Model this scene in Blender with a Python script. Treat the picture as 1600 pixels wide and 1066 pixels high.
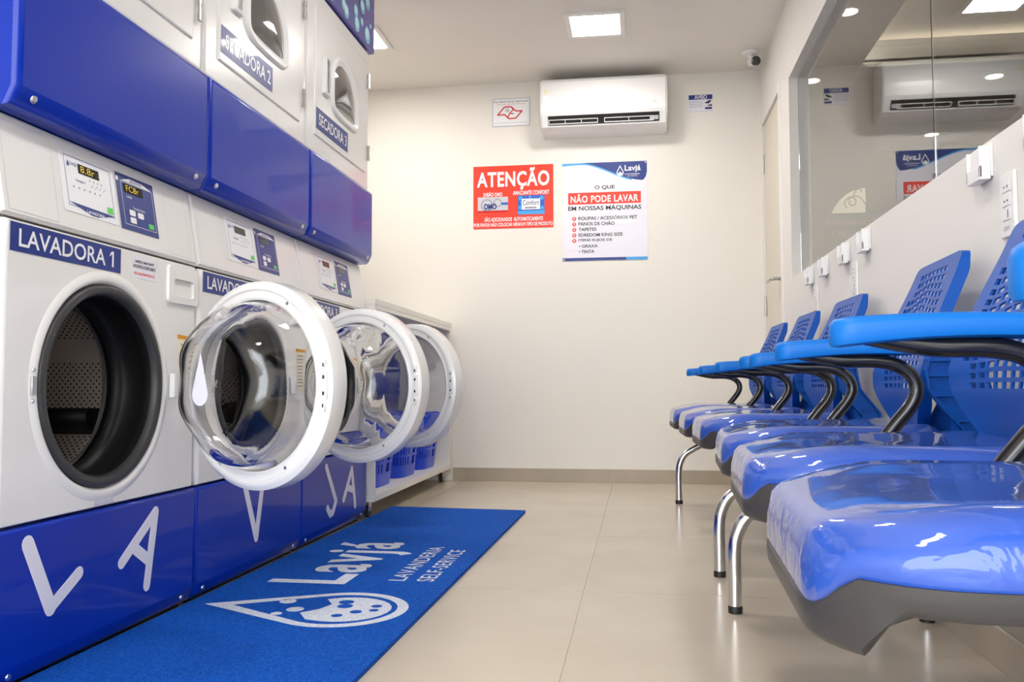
import bpy, bmesh, math, random
from mathutils import Vector, Matrix
random.seed(7)
PI = math.pi
scene = bpy.context.scene
col = scene.collection
for o in list(bpy.data.objects):
    bpy.data.objects.remove(o)

# ------------------------------------------------------------------ camera
F_PX, YAW, PITCH, ROLL = 1353.35, .1454, .0521, -.0017
cam_d = bpy.data.cameras.new('camera')
cam_d.sensor_width = 36.0
cam_d.lens = F_PX / 1600 * 36.0
cam_d.clip_start = .02
cam_d.clip_end = 200
cam = bpy.data.objects.new('camera', cam_d)
col.objects.link(cam)
fwd = Vector((-math.sin(YAW), math.cos(YAW), 0)); rgt = Vector((math.cos(YAW), math.sin(YAW), 0)); upv = Vector((0, 0, 1))
f2 = fwd * math.cos(PITCH) + upv * math.sin(PITCH)
u2 = upv * math.cos(PITCH) - fwd * math.sin(PITCH)
r3 = rgt * math.cos(ROLL) + u2 * math.sin(ROLL)
u3 = u2 * math.cos(ROLL) - rgt * math.sin(ROLL)
cam.matrix_world = Matrix(((r3.x, u3.x, -f2.x, 0), (r3.y, u3.y, -f2.y, 0), (r3.z, u3.z, -f2.z, .57), (0, 0, 0, 1)))
scene.camera = cam

# ------------------------------------------------------------------ sky and exposure
world = bpy.data.worlds.new('sky')
scene.world = world
world.use_nodes = True
wn = world.node_tree.nodes
wn['Background'].inputs[0].default_value = (.93, .965, 1, 1)
wn['Background'].inputs[1].default_value = 3.6
vs = scene.view_settings
vs.view_transform = 'Standard'
vs.look = 'None'
vs.exposure = 1.05
vs.gamma = 1
vs.use_curve_mapping = False
LED = 33.0            # ceiling LED panels
SPOT = 7.0           # downlights of the next room

# ------------------------------------------------------------------ materials
M = {}


def mat(name, c, rough=.4, metal=0, coat=0, spec=.5, bump=None, var=None, trans=0, ior=1.45, emit=None, coat_rough=.03):
    m = bpy.data.materials.new(name)
    m.use_nodes = True
    nt = m.node_tree
    b = nt.nodes['Principled BSDF']
    b.inputs['Base Color'].default_value = (*c, 1)
    b.inputs['Roughness'].default_value = rough
    b.inputs['Metallic'].default_value = metal
    b.inputs['Coat Weight'].default_value = coat
    b.inputs['Coat Roughness'].default_value = coat_rough
    b.inputs['Specular IOR Level'].default_value = spec
    b.inputs['Transmission Weight'].default_value = trans
    b.inputs['IOR'].default_value = ior
    if emit:
        b.inputs['Emission Color'].default_value = (*emit[0], 1)
        b.inputs['Emission Strength'].default_value = emit[1]
    tc = nt.nodes.new('ShaderNodeTexCoord')
    if bump:
        n = nt.nodes.new('ShaderNodeTexNoise')
        n.inputs['Scale'].default_value = bump[0]
        n.inputs['Detail'].default_value = bump[3] if len(bump) > 3 else 3
        nt.links.new(tc.outputs['Object'], n.inputs['Vector'])
        bp = nt.nodes.new('ShaderNodeBump')
        bp.inputs['Strength'].default_value = bump[1]
        bp.inputs['Distance'].default_value = bump[2]
        nt.links.new(n.outputs['Fac'], bp.inputs['Height'])
        nt.links.new(bp.outputs['Normal'], b.inputs['Normal'])
        if coat:
            nt.links.new(bp.outputs['Normal'], b.inputs['Coat Normal'])
    if var:
        n = nt.nodes.new('ShaderNodeTexNoise')
        n.inputs['Scale'].default_value = var[0]
        n.inputs['Detail'].default_value = 5
        nt.links.new(tc.outputs['Object'], n.inputs['Vector'])
        r = nt.nodes.new('ShaderNodeValToRGB')
        r.color_ramp.elements[0].position = .35
        r.color_ramp.elements[1].position = .65
        r.color_ramp.elements[0].color = (*c, 1)
        r.color_ramp.elements[1].color = (*var[1], 1)
        nt.links.new(n.outputs['Fac'], r.inputs['Fac'])
        nt.links.new(r.outputs['Color'], b.inputs['Base Color'])
    M[name] = m
    return m


mat('wall_paint', (.80, .765, .70), .6, bump=(60, .05, .002))
mat('wall_side_paint', (.80, .765, .715), .55, bump=(60, .05, .002))
mat('ceiling_paint', (.78, .745, .685), .7)
mat('tile', (.545, .47, .375), .2, spec=.5, var=(3, (.58, .505, .41)))
mat('grout', (.72, .69, .64), .8)
mat('skirting', (.40, .335, .255), .35, var=(5, (.43, .36, .28)))
mat('door_paint', (.72, .66, .565), .45)
mat('frame_white', (.82, .80, .76), .4)
mat('white_enamel', (.80, .785, .765), .22, coat=.35)
mat('white_plastic', (.82, .81, .80), .3)
mat('blue_enamel', (.0005, .026, .37), .30, coat=.22, spec=.28)
mat('bubble_blue', (.045, .03, .33), .3, coat=.3)
mat('bubble_fill', (.22, .55, .72), .4)
mat('bubble_light', (.55, .82, .90), .4)
mat('navy_print', (.012, .035, .22), .35, coat=.1)
mat('navy_dark', (.02, .035, .16), .3)
mat('white_print', (.84, .84, .86), .35)
mat('lilac_white', (.78, .76, .83), .4, coat=.12)
mat('grey_print', (.30, .29, .34), .5)
mat('dark_print', (.035, .035, .04), .5)
mat('red_print', (.86, .045, .018), .4, coat=.2)
mat('red_line', (.60, .012, .012), .4)
mat('sky_blue_print', (.06, .36, .75), .4)
mat('mid_blue_print', (.03, .12, .55), .4)
mat('silver_print', (.55, .56, .60), .3)
mat('green_button', (.10, .62, .10), .4)
mat('display', (.012, .010, .004), .12)
mat('segment', (.5, .38, .02), .4, emit=((1, .72, .05), .10))
mat('cream_print', (.85, .78, .58), .5)
mat('board_tan', (.40, .34, .25), .5)
mat('rose_print', (.70, .45, .36), .5)
mat('orange_print', (.75, .32, .02), .5)
mat('rubber', (.008, .008, .008), .42, spec=.22, bump=(40, .15, .004))
mat('rubber_grey', (.045, .045, .046), .38, spec=.35)
mat('chrome', (.72, .72, .73), .16, metal=1)
mat('steel', (.55, .54, .52), .3, metal=1)
mat('screw', (.62, .63, .68), .3, metal=1)
mat('black_tube', (.010, .009, .009), .25, coat=.6)
mat('black_rubber', (.01, .01, .01), .5)
mat('chair_blue', (.001, .075, .39), .40, spec=.35, bump=(300, .06, .001))
mat('pad_blue', (.001, .150, .55), .42, spec=.35, bump=(300, .06, .001))
mat('seat_shell', (.046, .043, .043), .40, spec=.35)
mat('seat_cushion', (.016, .075, .42), .5, coat=1, coat_rough=.04, bump=(5, .22, .010, 2))
mat('basket_blue', (.006, .055, .62), .3)
mat('cart_white', (.80, .77, .71), .4)
mat('cart_blue', (.015, .05, .48), .4)
mat('ac_white', (.84, .83, .82), .25, coat=.3)
mat('vent_dark', (.015, .014, .013), .5)
mat('glass', (1, 1, 1), 0, trans=1, ior=1.5)
mat('window_glass', (.90, .92, .90), 0, trans=1, ior=1.5)
mat('led', (1, 1, 1), .5, emit=((1, .965, .91), LED))
mat('spot', (1, 1, 1), .5, emit=((1, .96, .90), SPOT))
mat('taupe', (.24, .20, .15), .6)
mat('cream_added_glow', (.8, .74, .58), .5, emit=((1, .9, .66), .22))  # emission added to the ornament's cream to brighten it, no lamp behind it
mat('taupe_ceiling', (.44, .385, .31), .7)
mat('moulding', (.60, .53, .42), .6)
mat('dark_glass', (.10, .095, .09), .06, coat=1)
mat('pavement', (.42, .41, .39), .8, var=(2, (.36, .35, .33)))
mat('lens_black', (.006, .006, .008), .1, coat=1)

# clear film over the seats wrinkles mostly near the rim: second bump layer
nt = M['seat_cushion'].node_tree
b = nt.nodes['Principled BSDF']
wv = nt.nodes.new('ShaderNodeTexNoise')
wv.inputs['Scale'].default_value = 22
wv.inputs['Detail'].default_value = 2
wv.inputs['Distortion'].default_value = 1.2
tcn = [n for n in nt.nodes if n.type == 'TEX_COORD'][0]
nt.links.new(tcn.outputs['Object'], wv.inputs['Vector'])
b2 = nt.nodes.new('ShaderNodeBump')
ge = nt.nodes.new('ShaderNodeNewGeometry')
sp_ = nt.nodes.new('ShaderNodeSeparateXYZ')
nt.links.new(ge.outputs['Normal'], sp_.inputs[0])
ab = nt.nodes.new('ShaderNodeMapRange')
ab.inputs['From Min'].default_value = .97
ab.inputs['From Max'].default_value = .3
ab.inputs['To Min'].default_value = .012
ab.inputs['To Max'].default_value = .50
nt.links.new(sp_.outputs[2], ab.inputs['Value'])
nt.links.new(ab.outputs[0], b2.inputs['Strength'])
b2.inputs['Distance'].default_value = .006
bp0 = [n for n in nt.nodes if n.type == 'BUMP'][0]
nt.links.new(wv.outputs['Fac'], b2.inputs['Height'])
nt.links.new(bp0.outputs['Normal'], b2.inputs['Normal'])
nt.links.new(b2.outputs['Normal'], b.inputs['Coat Normal'])

# mat: coarse looped vinyl relief
mat('mat_blue', (.0005, .055, .38), .8, spec=.2, bump=(260, 1, .008), var=(230, (.002, .14, .66)))
mat('mat_white', (.55, .62, .78), .8, bump=(260, .9, .006), var=(150, (.80, .82, .88)))


def drum_material():
    m = mat('drum', (.42, .37, .32), .38, metal=.35)
    nt = m.node_tree
    N = nt.nodes.new
    L = nt.links.new
    tc = [n for n in nt.nodes if n.type == 'TEX_COORD'][0]
    sep = N('ShaderNodeSeparateXYZ')
    L(tc.outputs['Object'], sep.inputs[0])

    def mth(op, a, b=None):
        n = N('ShaderNodeMath')
        n.operation = op
        for i, v in enumerate((a, b)):
            if v is None:
                continue
            if isinstance(v, (int, float)):
                n.inputs[i].default_value = v
            else:
                L(v, n.inputs[i])
        return n.outputs[0]
    ang = mth('ARCTAN2', mth('SUBTRACT', sep.outputs[1], .332), mth('SUBTRACT', sep.outputs[2], .573))
    sa = mth('SINE', mth('MULTIPLY', ang, 96))
    sx = mth('SINE', mth('MULTIPLY', sep.outputs[0], 400))
    dots = mth('GREATER_THAN', mth('MULTIPLY', sa, sx), .60)
    band = mth('GREATER_THAN', mth('SINE', mth('MULTIPLY', ang, 9)), -.55)
    dots = mth('MULTIPLY', dots, band)
    mix = N('ShaderNodeMix')
    mix.data_type = 'RGBA'
    mix.inputs[6].default_value = (.50, .44, .385, 1)
    mix.inputs[7].default_value = (.012, .01, .009, 1)
    L(dots, mix.inputs[0])
    L(mix.outputs[2], nt.nodes['Principled BSDF'].inputs['Base Color'])


drum_material()


# ------------------------------------------------------------------ helpers
def link(name, me, parent=None, loc=None):
    o = bpy.data.objects.new(name, me)
    col.objects.link(o)
    if parent:
        o.parent = parent
    if loc:
        o.location = loc
    return o


def finish(bm, mname, smooth=True, angle=35):
    bmesh.ops.recalc_face_normals(bm, faces=bm.faces)
    me = bpy.data.meshes.new('mesh')
    bm.to_mesh(me)
    bm.free()
    for n in ([mname] if isinstance(mname, str) else mname):
        me.materials.append(M[n])
    if smooth:
        me.shade_smooth()
        me.set_sharp_from_angle(angle=math.radians(angle))
        for p in me.polygons:
            if p.area > .03 or (p.area > .0002 and max(abs(c) for c in p.normal) > .99999):
                p.use_smooth = False
    return me


def obj(name, bm, mname, parent=None, loc=None, smooth=True, angle=35):
    me = finish(bm, mname, smooth, angle)
    me.name = name
    return link(name, me, parent, loc)


def empty(name, loc=(0, 0, 0), rz=0, parent=None):
    o = bpy.data.objects.new(name, None)
    o.empty_display_size = .1
    o.location = loc
    o.rotation_euler = (0, 0, rz)
    col.objects.link(o)
    if parent:
        o.parent = parent
    return o


def tag(o, label, cat, group=None, kind=None):
    o['label'] = label
    o['category'] = cat
    if group:
        o['group'] = group
    if kind:
        o['kind'] = kind
    return o


def struct(o, label, cat='wall'):
    o['kind'] = 'structure'
    o['label'] = label
    o['category'] = cat
    return o


def box(bm, a, b, bev=0, seg=2, only=None):
    a = Vector(a); b = Vector(b)
    r = bmesh.ops.create_cube(bm, size=1)
    vs_ = r['verts']
    for v in vs_:
        v.co = Vector((a[i] + (b[i] - a[i]) * (v.co[i] + .5) for i in range(3)))
    if bev:
        es = {e for v in vs_ for e in v.link_edges}
        if only:
            es = [e for e in es if only(e)]
        bmesh.ops.bevel(bm, geom=list(es), offset=bev, segments=seg, profile=.5, affect='EDGES')
    return bm


def bbox(a, b, bev=0, seg=2):
    return box(bmesh.new(), a, b, bev, seg)


def lathe(bm, prof, axis, center, seg=64, closed=False):
    """prof: (position along axis, radius)"""
    ax = {'x': (Vector((1, 0, 0)), Vector((0, 1, 0)), Vector((0, 0, 1))),
          'y': (Vector((0, 1, 0)), Vector((0, 0, 1)), Vector((1, 0, 0))),
          'z': (Vector((0, 0, 1)), Vector((1, 0, 0)), Vector((0, 1, 0)))}[axis]
    c = Vector(center)
    rings = []
    for a, r in prof:
        if r < 1e-6:
            rings.append([bm.verts.new(c + ax[0] * a)])
        else:
            rings.append([bm.verts.new(c + ax[0] * a + r * (math.cos(2 * PI * i / seg) * ax[1] + math.sin(2 * PI * i / seg) * ax[2])) for i in range(seg)])
    pairs = list(zip(rings, rings[1:])) + ([(rings[-1], rings[0])] if closed else [])
    for p, q in pairs:
        for i in range(seg):
            j = (i + 1) % seg
            if len(p) == 1 and len(q) == 1:
                continue
            if len(p) == 1:
                bm.faces.new((p[0], q[i], q[j]))
            elif len(q) == 1:
                bm.faces.new((p[i], p[j], q[0]))
            else:
                bm.faces.new((p[i], p[j], q[j], q[i]))
    return bm


def smooth_path(pts, n=6):
    P = [Vector(p) for p in pts]
    out = []
    for i in range(len(P) - 1):
        p0 = P[max(i - 1, 0)]; p1 = P[i]; p2 = P[i + 1]; p3 = P[min(i + 2, len(P) - 1)]
        for k in range(n):
            t = k / n
            out.append(.5 * ((2 * p1) + (p2 - p0) * t + (2 * p0 - 5 * p1 + 4 * p2 - p3) * t * t + (3 * p1 - p0 - 3 * p2 + p3) * t ** 3))
    out.append(P[-1])
    return out


def tube(bm, pts, r, seg=14, cap=True, up=Vector((0, 1, 0))):
    rings = []
    for i, p in enumerate(pts):
        t = (Vector(pts[min(i + 1, len(pts) - 1)]) - Vector(pts[max(i - 1, 0)])).normalized()
        u = up if abs(t.dot(up)) < .95 else Vector((1, 0, 0))
        a = t.cross(u).normalized()
        b_ = t.cross(a).normalized()
        rr = r[i] if isinstance(r, (list, tuple)) else r
        rings.append([bm.verts.new(Vector(p) + rr * (math.cos(2 * PI * k / seg) * a + math.sin(2 * PI * k / seg) * b_)) for k in range(seg)])
    for p, q in zip(rings, rings[1:]):
        for k in range(seg):
            bm.faces.new((p[k], p[(k + 1) % seg], q[(k + 1) % seg], q[k]))
    if cap:
        bm.faces.new(rings[0]); bm.faces.new(rings[-1][::-1])
    return bm


def prism(bm, poly, O, U, V, N, d0, d1):
    """2-D polygon (u,v) extruded along N from d0 to d1"""
    O, U, V, N = (Vector(x) for x in (O, U, V, N))
    lo = [bm.verts.new(O + U * u + V * v + N * d0) for u, v in poly]
    hi = [bm.verts.new(O + U * u + V * v + N * d1) for u, v in poly]
    n = len(poly)
    fs = [bm.faces.new(lo[::-1]), bm.faces.new(hi)]
    for i in range(n):
        fs.append(bm.faces.new((lo[i], lo[(i + 1) % n], hi[(i + 1) % n], hi[i])))
    return fs


def ring2d(bm, outer, inner, O, U, V, N, d):
    O, U, V, N = (Vector(x) for x in (O, U, V, N))
    a = [bm.verts.new(O + U * u + V * v + N * d) for u, v in outer]
    c = [bm.verts.new(O + U * u + V * v + N * d) for u, v in inner]
    n = len(a)
    for i in range(n):
        bm.faces.new((a[i], a[(i + 1) % n], c[(i + 1) % n], c[i]))


def circ(cx, cy, r, n=24, ry=None):
    return [(cx + r * math.cos(2 * PI * i / n), cy + (ry or r) * math.sin(2 * PI * i / n)) for i in range(n)]


def rrect(x0, y0, x1, y1, r, n=5):
    out = []
    for cx, cy, a0 in ((x1 - r, y1 - r, 0), (x0 + r, y1 - r, 90), (x0 + r, y0 + r, 180), (x1 - r, y0 + r, 270)):
        for k in range(n + 1):
            a = math.radians(a0 + 90 * k / n)
            out.append((cx + r * math.cos(a), cy + r * math.sin(a)))
    return out


def capsule(p, q, r, n=8):
    p = Vector((*p, 0)); q = Vector((*q, 0))
    t = (q - p).normalized()
    a0 = math.atan2(t.y, t.x)
    out = []
    for k in range(n + 1):
        a = a0 - PI / 2 + PI * k / n
        out.append((q.x + r * math.cos(a), q.y + r * math.sin(a)))
    for k in range(n + 1):
        a = a0 + PI / 2 + PI * k / n
        out.append((p.x + r * math.cos(a), p.y + r * math.sin(a)))
    return out


class Frame:
    """a flat print area: origin, right, up, normal"""
    def __init__(s, O, U, V, parent, eps=.0004):
        s.O, s.U, s.V = Vector(O), Vector(U).normalized(), Vector(V).normalized()
        s.N = s.U.cross(s.V).normalized()
        s.parent = parent
        s.k = 0
        s.eps = eps

    def poly(s, name, pts, mname, layer=1, parent=None):
        bm = bmesh.new()
        prism(bm, pts, s.O, s.U, s.V, s.N, 0 if layer == 0 else s.eps * (layer - .9), s.eps * layer)
        return obj(name, bm, mname, parent or s.parent, smooth=False)

    def polys(s, name, plist, mname, layer=1, parent=None):
        bm = bmesh.new()
        for i, pts in enumerate(plist):
            prism(bm, pts, s.O, s.U, s.V, s.N, s.eps * (layer - .9), s.eps * (layer + .02 * i))
        return obj(name, bm, mname, parent or s.parent, smooth=False)

    def rect(s, name, x0, y0, x1, y1, mname, layer=1, parent=None):
        return s.poly(name, [(x0, y0), (x1, y0), (x1, y1), (x0, y1)], mname, layer, parent)

    def ring(s, name, outer, inner, mname, layer=1, parent=None):
        bm = bmesh.new()
        ring2d(bm, outer, inner, s.O, s.U, s.V, s.N, s.eps * layer)
        return obj(name, bm, mname, parent or s.parent, smooth=False)

    def frame(s, name, x0, y0, x1, y1, w, mname, layer=1, parent=None):
        return s.ring(name, [(x0, y0), (x1, y0), (x1, y1), (x0, y1)], [(x0 + w, y0 + w), (x1 - w, y0 + w), (x1 - w, y1 - w), (x0 + w, y1 - w)], mname, layer, parent)

    def text(s, string, x0, y0, x1, y1, mname, layer=2, bold=.0, name='lettering', parent=None, space=1.0):
        cu = bpy.data.curves.new('t', 'FONT')
        cu.body = string
        cu.size = 1
        cu.resolution_u = 3
        cu.offset = bold
        cu.space_character = space
        t = bpy.data.objects.new('t', cu)
        col.objects.link(t)
        dg = bpy.context.evaluated_depsgraph_get()
        me = bpy.data.meshes.new_from_object(t.evaluated_get(dg))
        bpy.data.objects.remove(t)
        bpy.data.curves.remove(cu)
        xs = [v.co.x for v in me.vertices]; ys = [v.co.y for v in me.vertices]
        ax, bx, ay, by = min(xs), max(xs), min(ys), max(ys)
        for v in me.vertices:
            u = x0 + (v.co.x - ax) / (bx - ax) * (x1 - x0)
            w = y0 + (v.co.y - ay) / (by - ay) * (y1 - y0)
            v.co = s.O + s.U * u + s.V * w + s.N * (s.eps * layer)
        me.materials.clear()
        me.materials.append(M[mname])
        me.name = name
        return link(name, me, parent or s.parent)


def drop_pts(cx, cy, r, tip, n=40, k=1.0):
    """teardrop outline: circle r at (cx,cy), tip straight up at cy+tip"""
    a = math.asin(r / tip)
    out = [(cx, cy + tip)]
    a0 = a; a1 = -PI - a
    for i in range(n + 1):
        t = a0 + (a1 - a0) * i / n
        out.append((cx + r * math.cos(t), cy + r * math.sin(t)))
    return out


# ------------------------------------------------------------------ room shell
XL, XR, YF, YB, H = -1.95, .7225, -1.3, 5.184, 2.433
XM = -1.16

fl = struct(obj('floor', bbox((XL, YF, -.06), (XR, YB, -.004)), 'grout', smooth=False), 'floor of large beige porcelain tiles with pale grout lines', 'floor')
S, X0, C1 = .8933, -.1568, 2.4407
xs = [XL] + [X0 + k * S for k in range(-2, 1)] + [XR]
ys = [YF] + [C1 + k * S for k in range(-4, 4)]
ys = [y for y in ys if YF <= y < YB - .05] + [YB]
ys[0] = YF
for i in range(len(xs) - 1):
    for j in range(len(ys) - 1):
        if ys[j + 1] - ys[j] < .05:
            continue
        g = .0014
        bm = bbox((xs[i] + g, ys[j] + g, -.0039), (xs[i + 1] - g, ys[j + 1] - g, 0))
        obj('tile', bm, 'tile', fl, smooth=False)

wb = struct(obj('wall_back', bbox((XL - .1, YB, -.06), (XR + .1, YB + .1, H + .3)), 'wall_paint', smooth=False), 'cream back wall with posters and air conditioner', 'wall')
wl = struct(obj('wall_left', bbox((XL - .1, YF, -.06), (XL, YB, H + .3)), 'wall_paint', smooth=False), 'cream wall behind the machines', 'wall')
# ceiling of the laundry room
ce = struct(obj('ceiling', bbox((XL - .1, YF, H), (XR + .1, YB + .1, H + .06)), 'ceiling_paint', smooth=False), 'plain off-white ceiling with square light panels', 'ceiling')

# right wall: pieces around the window opening and the doorway
WY0, WY1, WZ0, WZ1 = -.6, 4.232, 1.077, 2.043
DY0, DY1, DZ = 4.50, 5.150, 2.09
bm = bmesh.new()
T = .10
box(bm, (XR, YF, -.06), (XR + T, WY1, WZ0))
box(bm, (XR, YF, WZ1), (XR + T, WY1, H))
box(bm, (XR, YF, WZ0), (XR + T, WY0, WZ1))
box(bm, (XR, WY1, -.06), (XR + T, DY0, H))
box(bm, (XR, DY0, DZ), (XR + T, DY1, H))
box(bm, (XR, DY1, -.06), (XR + T, YB, H))
struct(obj('wall_right', bm, 'wall_side_paint', smooth=False), 'white side wall with long internal window above the blue seats', 'wall')

# skirting tiles on the back wall
sk = struct(obj('baseboard_back', bbox((-1.12, YB - .006, 0), (XR, YB - .0005, .078)), 'grout', smooth=False), 'beige tile skirting along the foot of the back wall', 'baseboard')
jx = [-1.12, -1.045, -.155, XR]
for a, b_ in zip(jx, jx[1:]):
    obj('skirting_tile', bbox((a + .001, YB - .012, 0.0005), (b_ - .001, YB - .006, .0785)), 'skirting', sk, smooth=False)

sr = struct(obj('baseboard_right', bbox((XR - .006, YF, 0), (XR - .0005, DY0 - .032, .078)), 'grout', smooth=False), 'beige tile skirting along the side wall under the seats', 'baseboard')
jy = [YF] + [C1 + k * S for k in range(-4, 3)] + [DY0 - .032]
for a, b_ in zip(jy, jy[1:]):
    if b_ - a > .03:
        obj('skirting_tile', bbox((XR - .012, a + .001, .0005), (XR - .006, b_ - .001, .0785)), 'skirting', sr, smooth=False)

# door in the right wall
dr = struct(empty('door_1', (0, 0, 0)), 'flush beige door beside the back wall with lever handle', 'door')
obj('door_leaf', bbox((XR + .012, DY0 + .03, .006), (XR + .05, DY1 - .004, DZ - .006), .002), 'door_paint', dr)
fr = obj('door_frame', bbox((XR - .006, DY0 - .03, 0), (XR + .08, DY0 + .028, DZ + .025), .003), 'frame_white', dr)
for z in (1.86, 1.03, .22):
    bm = bmesh.new()
    lathe(bm, [(-.055, 0), (-.055, .006), (.055, .006), (.055, 0)], 'z', (XR + .006, DY1 - .006, z), 12)
    obj('hinge', bm, 'steel', dr)
hd = bmesh.new()
lathe(hd, [(0, 0), (0, .024), (.008, .022), (.009, 0)], 'x', (XR + .003, DY0 + .085, 1.12), 20)
tube(hd, smooth_path([(XR + .01, DY0 + .085, 1.12), (XR - .03, DY0 + .085, 1.12), (XR - .045, DY0 + .10, 1.12), (XR - .047, DY0 + .21, 1.12)], 5), .009, 10, up=Vector((0, 0, 1)))
for v in hd.verts:
    v.co.x += .002
obj('handle', hd, 'steel', dr)
bm = bmesh.new()
prism(bm, rrect(DY0 + .062, 1.015, DY0 + .108, 1.075, .02), (XR + .003, 0, 0), (0, 1, 0), (0, 0, 1), (1, 0, 0), 0, .01)
obj('keyhole_plate', bm, 'steel', dr)

# internal window
GX = .764
wi = struct(empty('window_1', (0, 0, 0)), 'long internal window of two frameless glass panes over the seats', 'window')
bm = bmesh.new()
box(bm, (GX + .012, WY0, WZ0), (XR + T, WY1, WZ0 + .004))
obj('sill', bm, 'frame_white', wi, smooth=False)
for a, b_ in ((WY0 + .002, 2.352), (2.356, WY1 - .002)):
    obj('pane', bbox((GX, a, WZ0 + .001), (GX + .008, b_, WZ1 - .001)), 'window_glass', wi, smooth=False)

# ------------------------------------------------------------------ the room beyond the window
NX0, NX1, NY0, NY1 = XR + T, 4.4, -1.3, 7.2
struct(obj('floor_beyond_window', bbox((NX0, NY0, -.06), (NX1, NY1, 0)), 'tile', smooth=False), 'floor of the neighbouring room', 'floor')
struct(obj('wall_far_beyond', bbox((NX0 - .1, NY1, -.06), (NX1 + .1, NY1 + .1, 2.9)), 'taupe', smooth=False), 'taupe far wall of the neighbouring room seen through the glass', 'wall')
struct(obj('wall_side_beyond', bbox((NX1, NY0, -.06), (NX1 + .1, NY1, 2.9)), 'taupe', smooth=False), 'taupe side wall of the neighbouring room', 'wall')
struct(obj('wall_front_beyond', bbox((NX0, NY0 - .1, -.06), (NX1, NY0, 2.9)), 'taupe', smooth=False), 'taupe front wall of the neighbouring room', 'wall')
struct(obj('wall_return_beyond', bbox((NX0 - .1, YB + .1, -.06), (NX0, NY1, 2.9)), 'taupe', smooth=False), 'taupe return wall of the neighbouring room', 'wall')
TX0, TX1, TY0, TY1 = 1.30, 3.7, .6, 5.25
bm = bmesh.new()
box(bm, (NX0, NY0, H), (TX0, NY1, H + .05))
box(bm, (TX1, NY0, H), (NX1, NY1, H + .05))
box(bm, (TX0, TY1, H), (TX1, NY1, H + .05))
box(bm, (TX0, NY0, H), (TX1, TY0, H + .05))
box(bm, (TX0 - .1, TY0 - .1, H + .24), (TX1 + .1, TY1 + .2, H + .28))
struct(obj('ceiling_beyond_window', bm, 'taupe_ceiling', smooth=False), 'dropped ceiling of the neighbouring room with recessed tray', 'ceiling')
bm = bmesh.new()
prof = [(0, 0), (0, .02), (.012, .02), (.02, .035), (.02, .05), (.06, .14), (.075, .15), (.075, .165), (.09, .165), (.09, .19), (.14, .19), (.14, 0)]
prism(bm, [(.03 - a if False else a, z) for a, z in prof], (TX0, TY1 - .02, H + .0), (0, 1, 0), (0, 0, 1), (1, 0, 0), 0, TX1 - TX0)
struct(obj('trim_1', bm, 'moulding', smooth=False), 'cream crown moulding of the ceiling tray in the neighbouring room', 'moulding')
k = 0
for x, y, lab in ((1.054, 4.426, 'small round downlight left of the cream moulding behind the glass'),
                  (1.068, 5.417, 'small round downlight beside the white window jamb behind the glass'),
                  (2.142, 5.50, 'small round downlight just under the moulding at far right of the window'),
                  (2.173, 6.73, 'small round downlight above the reflected poster behind the glass')):
    r = tag(empty('downlight', (x, y, H)), lab, 'downlight', 'round downlights behind the window')
    bm = bmesh.new()
    lathe(bm, [(0, .058), (-.004, .056), (-.005, .048), (-.002, .045)], 'z', (0, 0, 0), 28)
    obj('trim_ring', bm, 'white_plastic', r)
    bm = bmesh.new()
    lathe(bm, [(-.0022, .0455), (-.0026, 0)], 'z', (0, 0, 0), 28)
    obj('lamp_lens', bm, 'spot', r)

# information board and cut-out ornament on the far wall
bd = tag(obj('information_board', bbox((1.483, NY1 - .02, 1.30), (2.05, NY1 - .001, 1.937), .002), 'board_tan'), 'tan information board on the far wall behind the glass', 'sign')
f = Frame((1.483, NY1 - .0202, 1.30), (1, 0, 0), (0, 0, 1), bd)
f.rect('top_strip', 0, .615, .567, .637, 'grey_print', 1)
f.text('INFORMAÇÕES', .02, .545, .46, .60, 'rose_print', 2, .01)
f.text('E RESERVAS', .06, .455, .42, .505, 'rose_print', 2, .01)
f.rect('text_line', .10, .335, .38, .355, 'rose_print', 2)
orn = tag(empty('wall_ornament', (1.547, NY1, 1.951)), 'cream half-dome ornament with scroll above the tan information board', 'ornament')
f = Frame((0, -.001, 0), (1, 0, 0), (0, 0, 1), orn, .004)
dome = [(0, 0), (.255, 0)] + [(.255, .14), (.25, .2)] + [(.25 * math.cos(t) * 1.0 + .0 + .0, .2 * math.sin(t)) for t in []]
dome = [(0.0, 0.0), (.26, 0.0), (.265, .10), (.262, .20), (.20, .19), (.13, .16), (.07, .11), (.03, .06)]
f.poly('dome', dome, 'cream_added_glow', 2)
sc = []
for i in range(26):
    t = i / 25 * 2.6 * PI
    rr = .012 + .045 * i / 25
    sc.append((.155 + rr * math.cos(t + 2.2), .085 + rr * math.sin(t + 2.2)))
bm = bmesh.new()
tube(bm, [(x, -.012, z) for x, z in sc], .0045, 6)
tube(bm, smooth_path([(.12, -.012, .10), (.18, -.012, .135), (.235, -.012, .11), (.262, -.012, .06)], 5), .0045, 6)
tube(bm, smooth_path([(.17, -.012, .13), (.19, -.012, .18), (.225, -.012, .19), (.235, -.012, .165)], 5), .0045, 6)
obj('scroll', bm, 'board_tan', orn)

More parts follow.
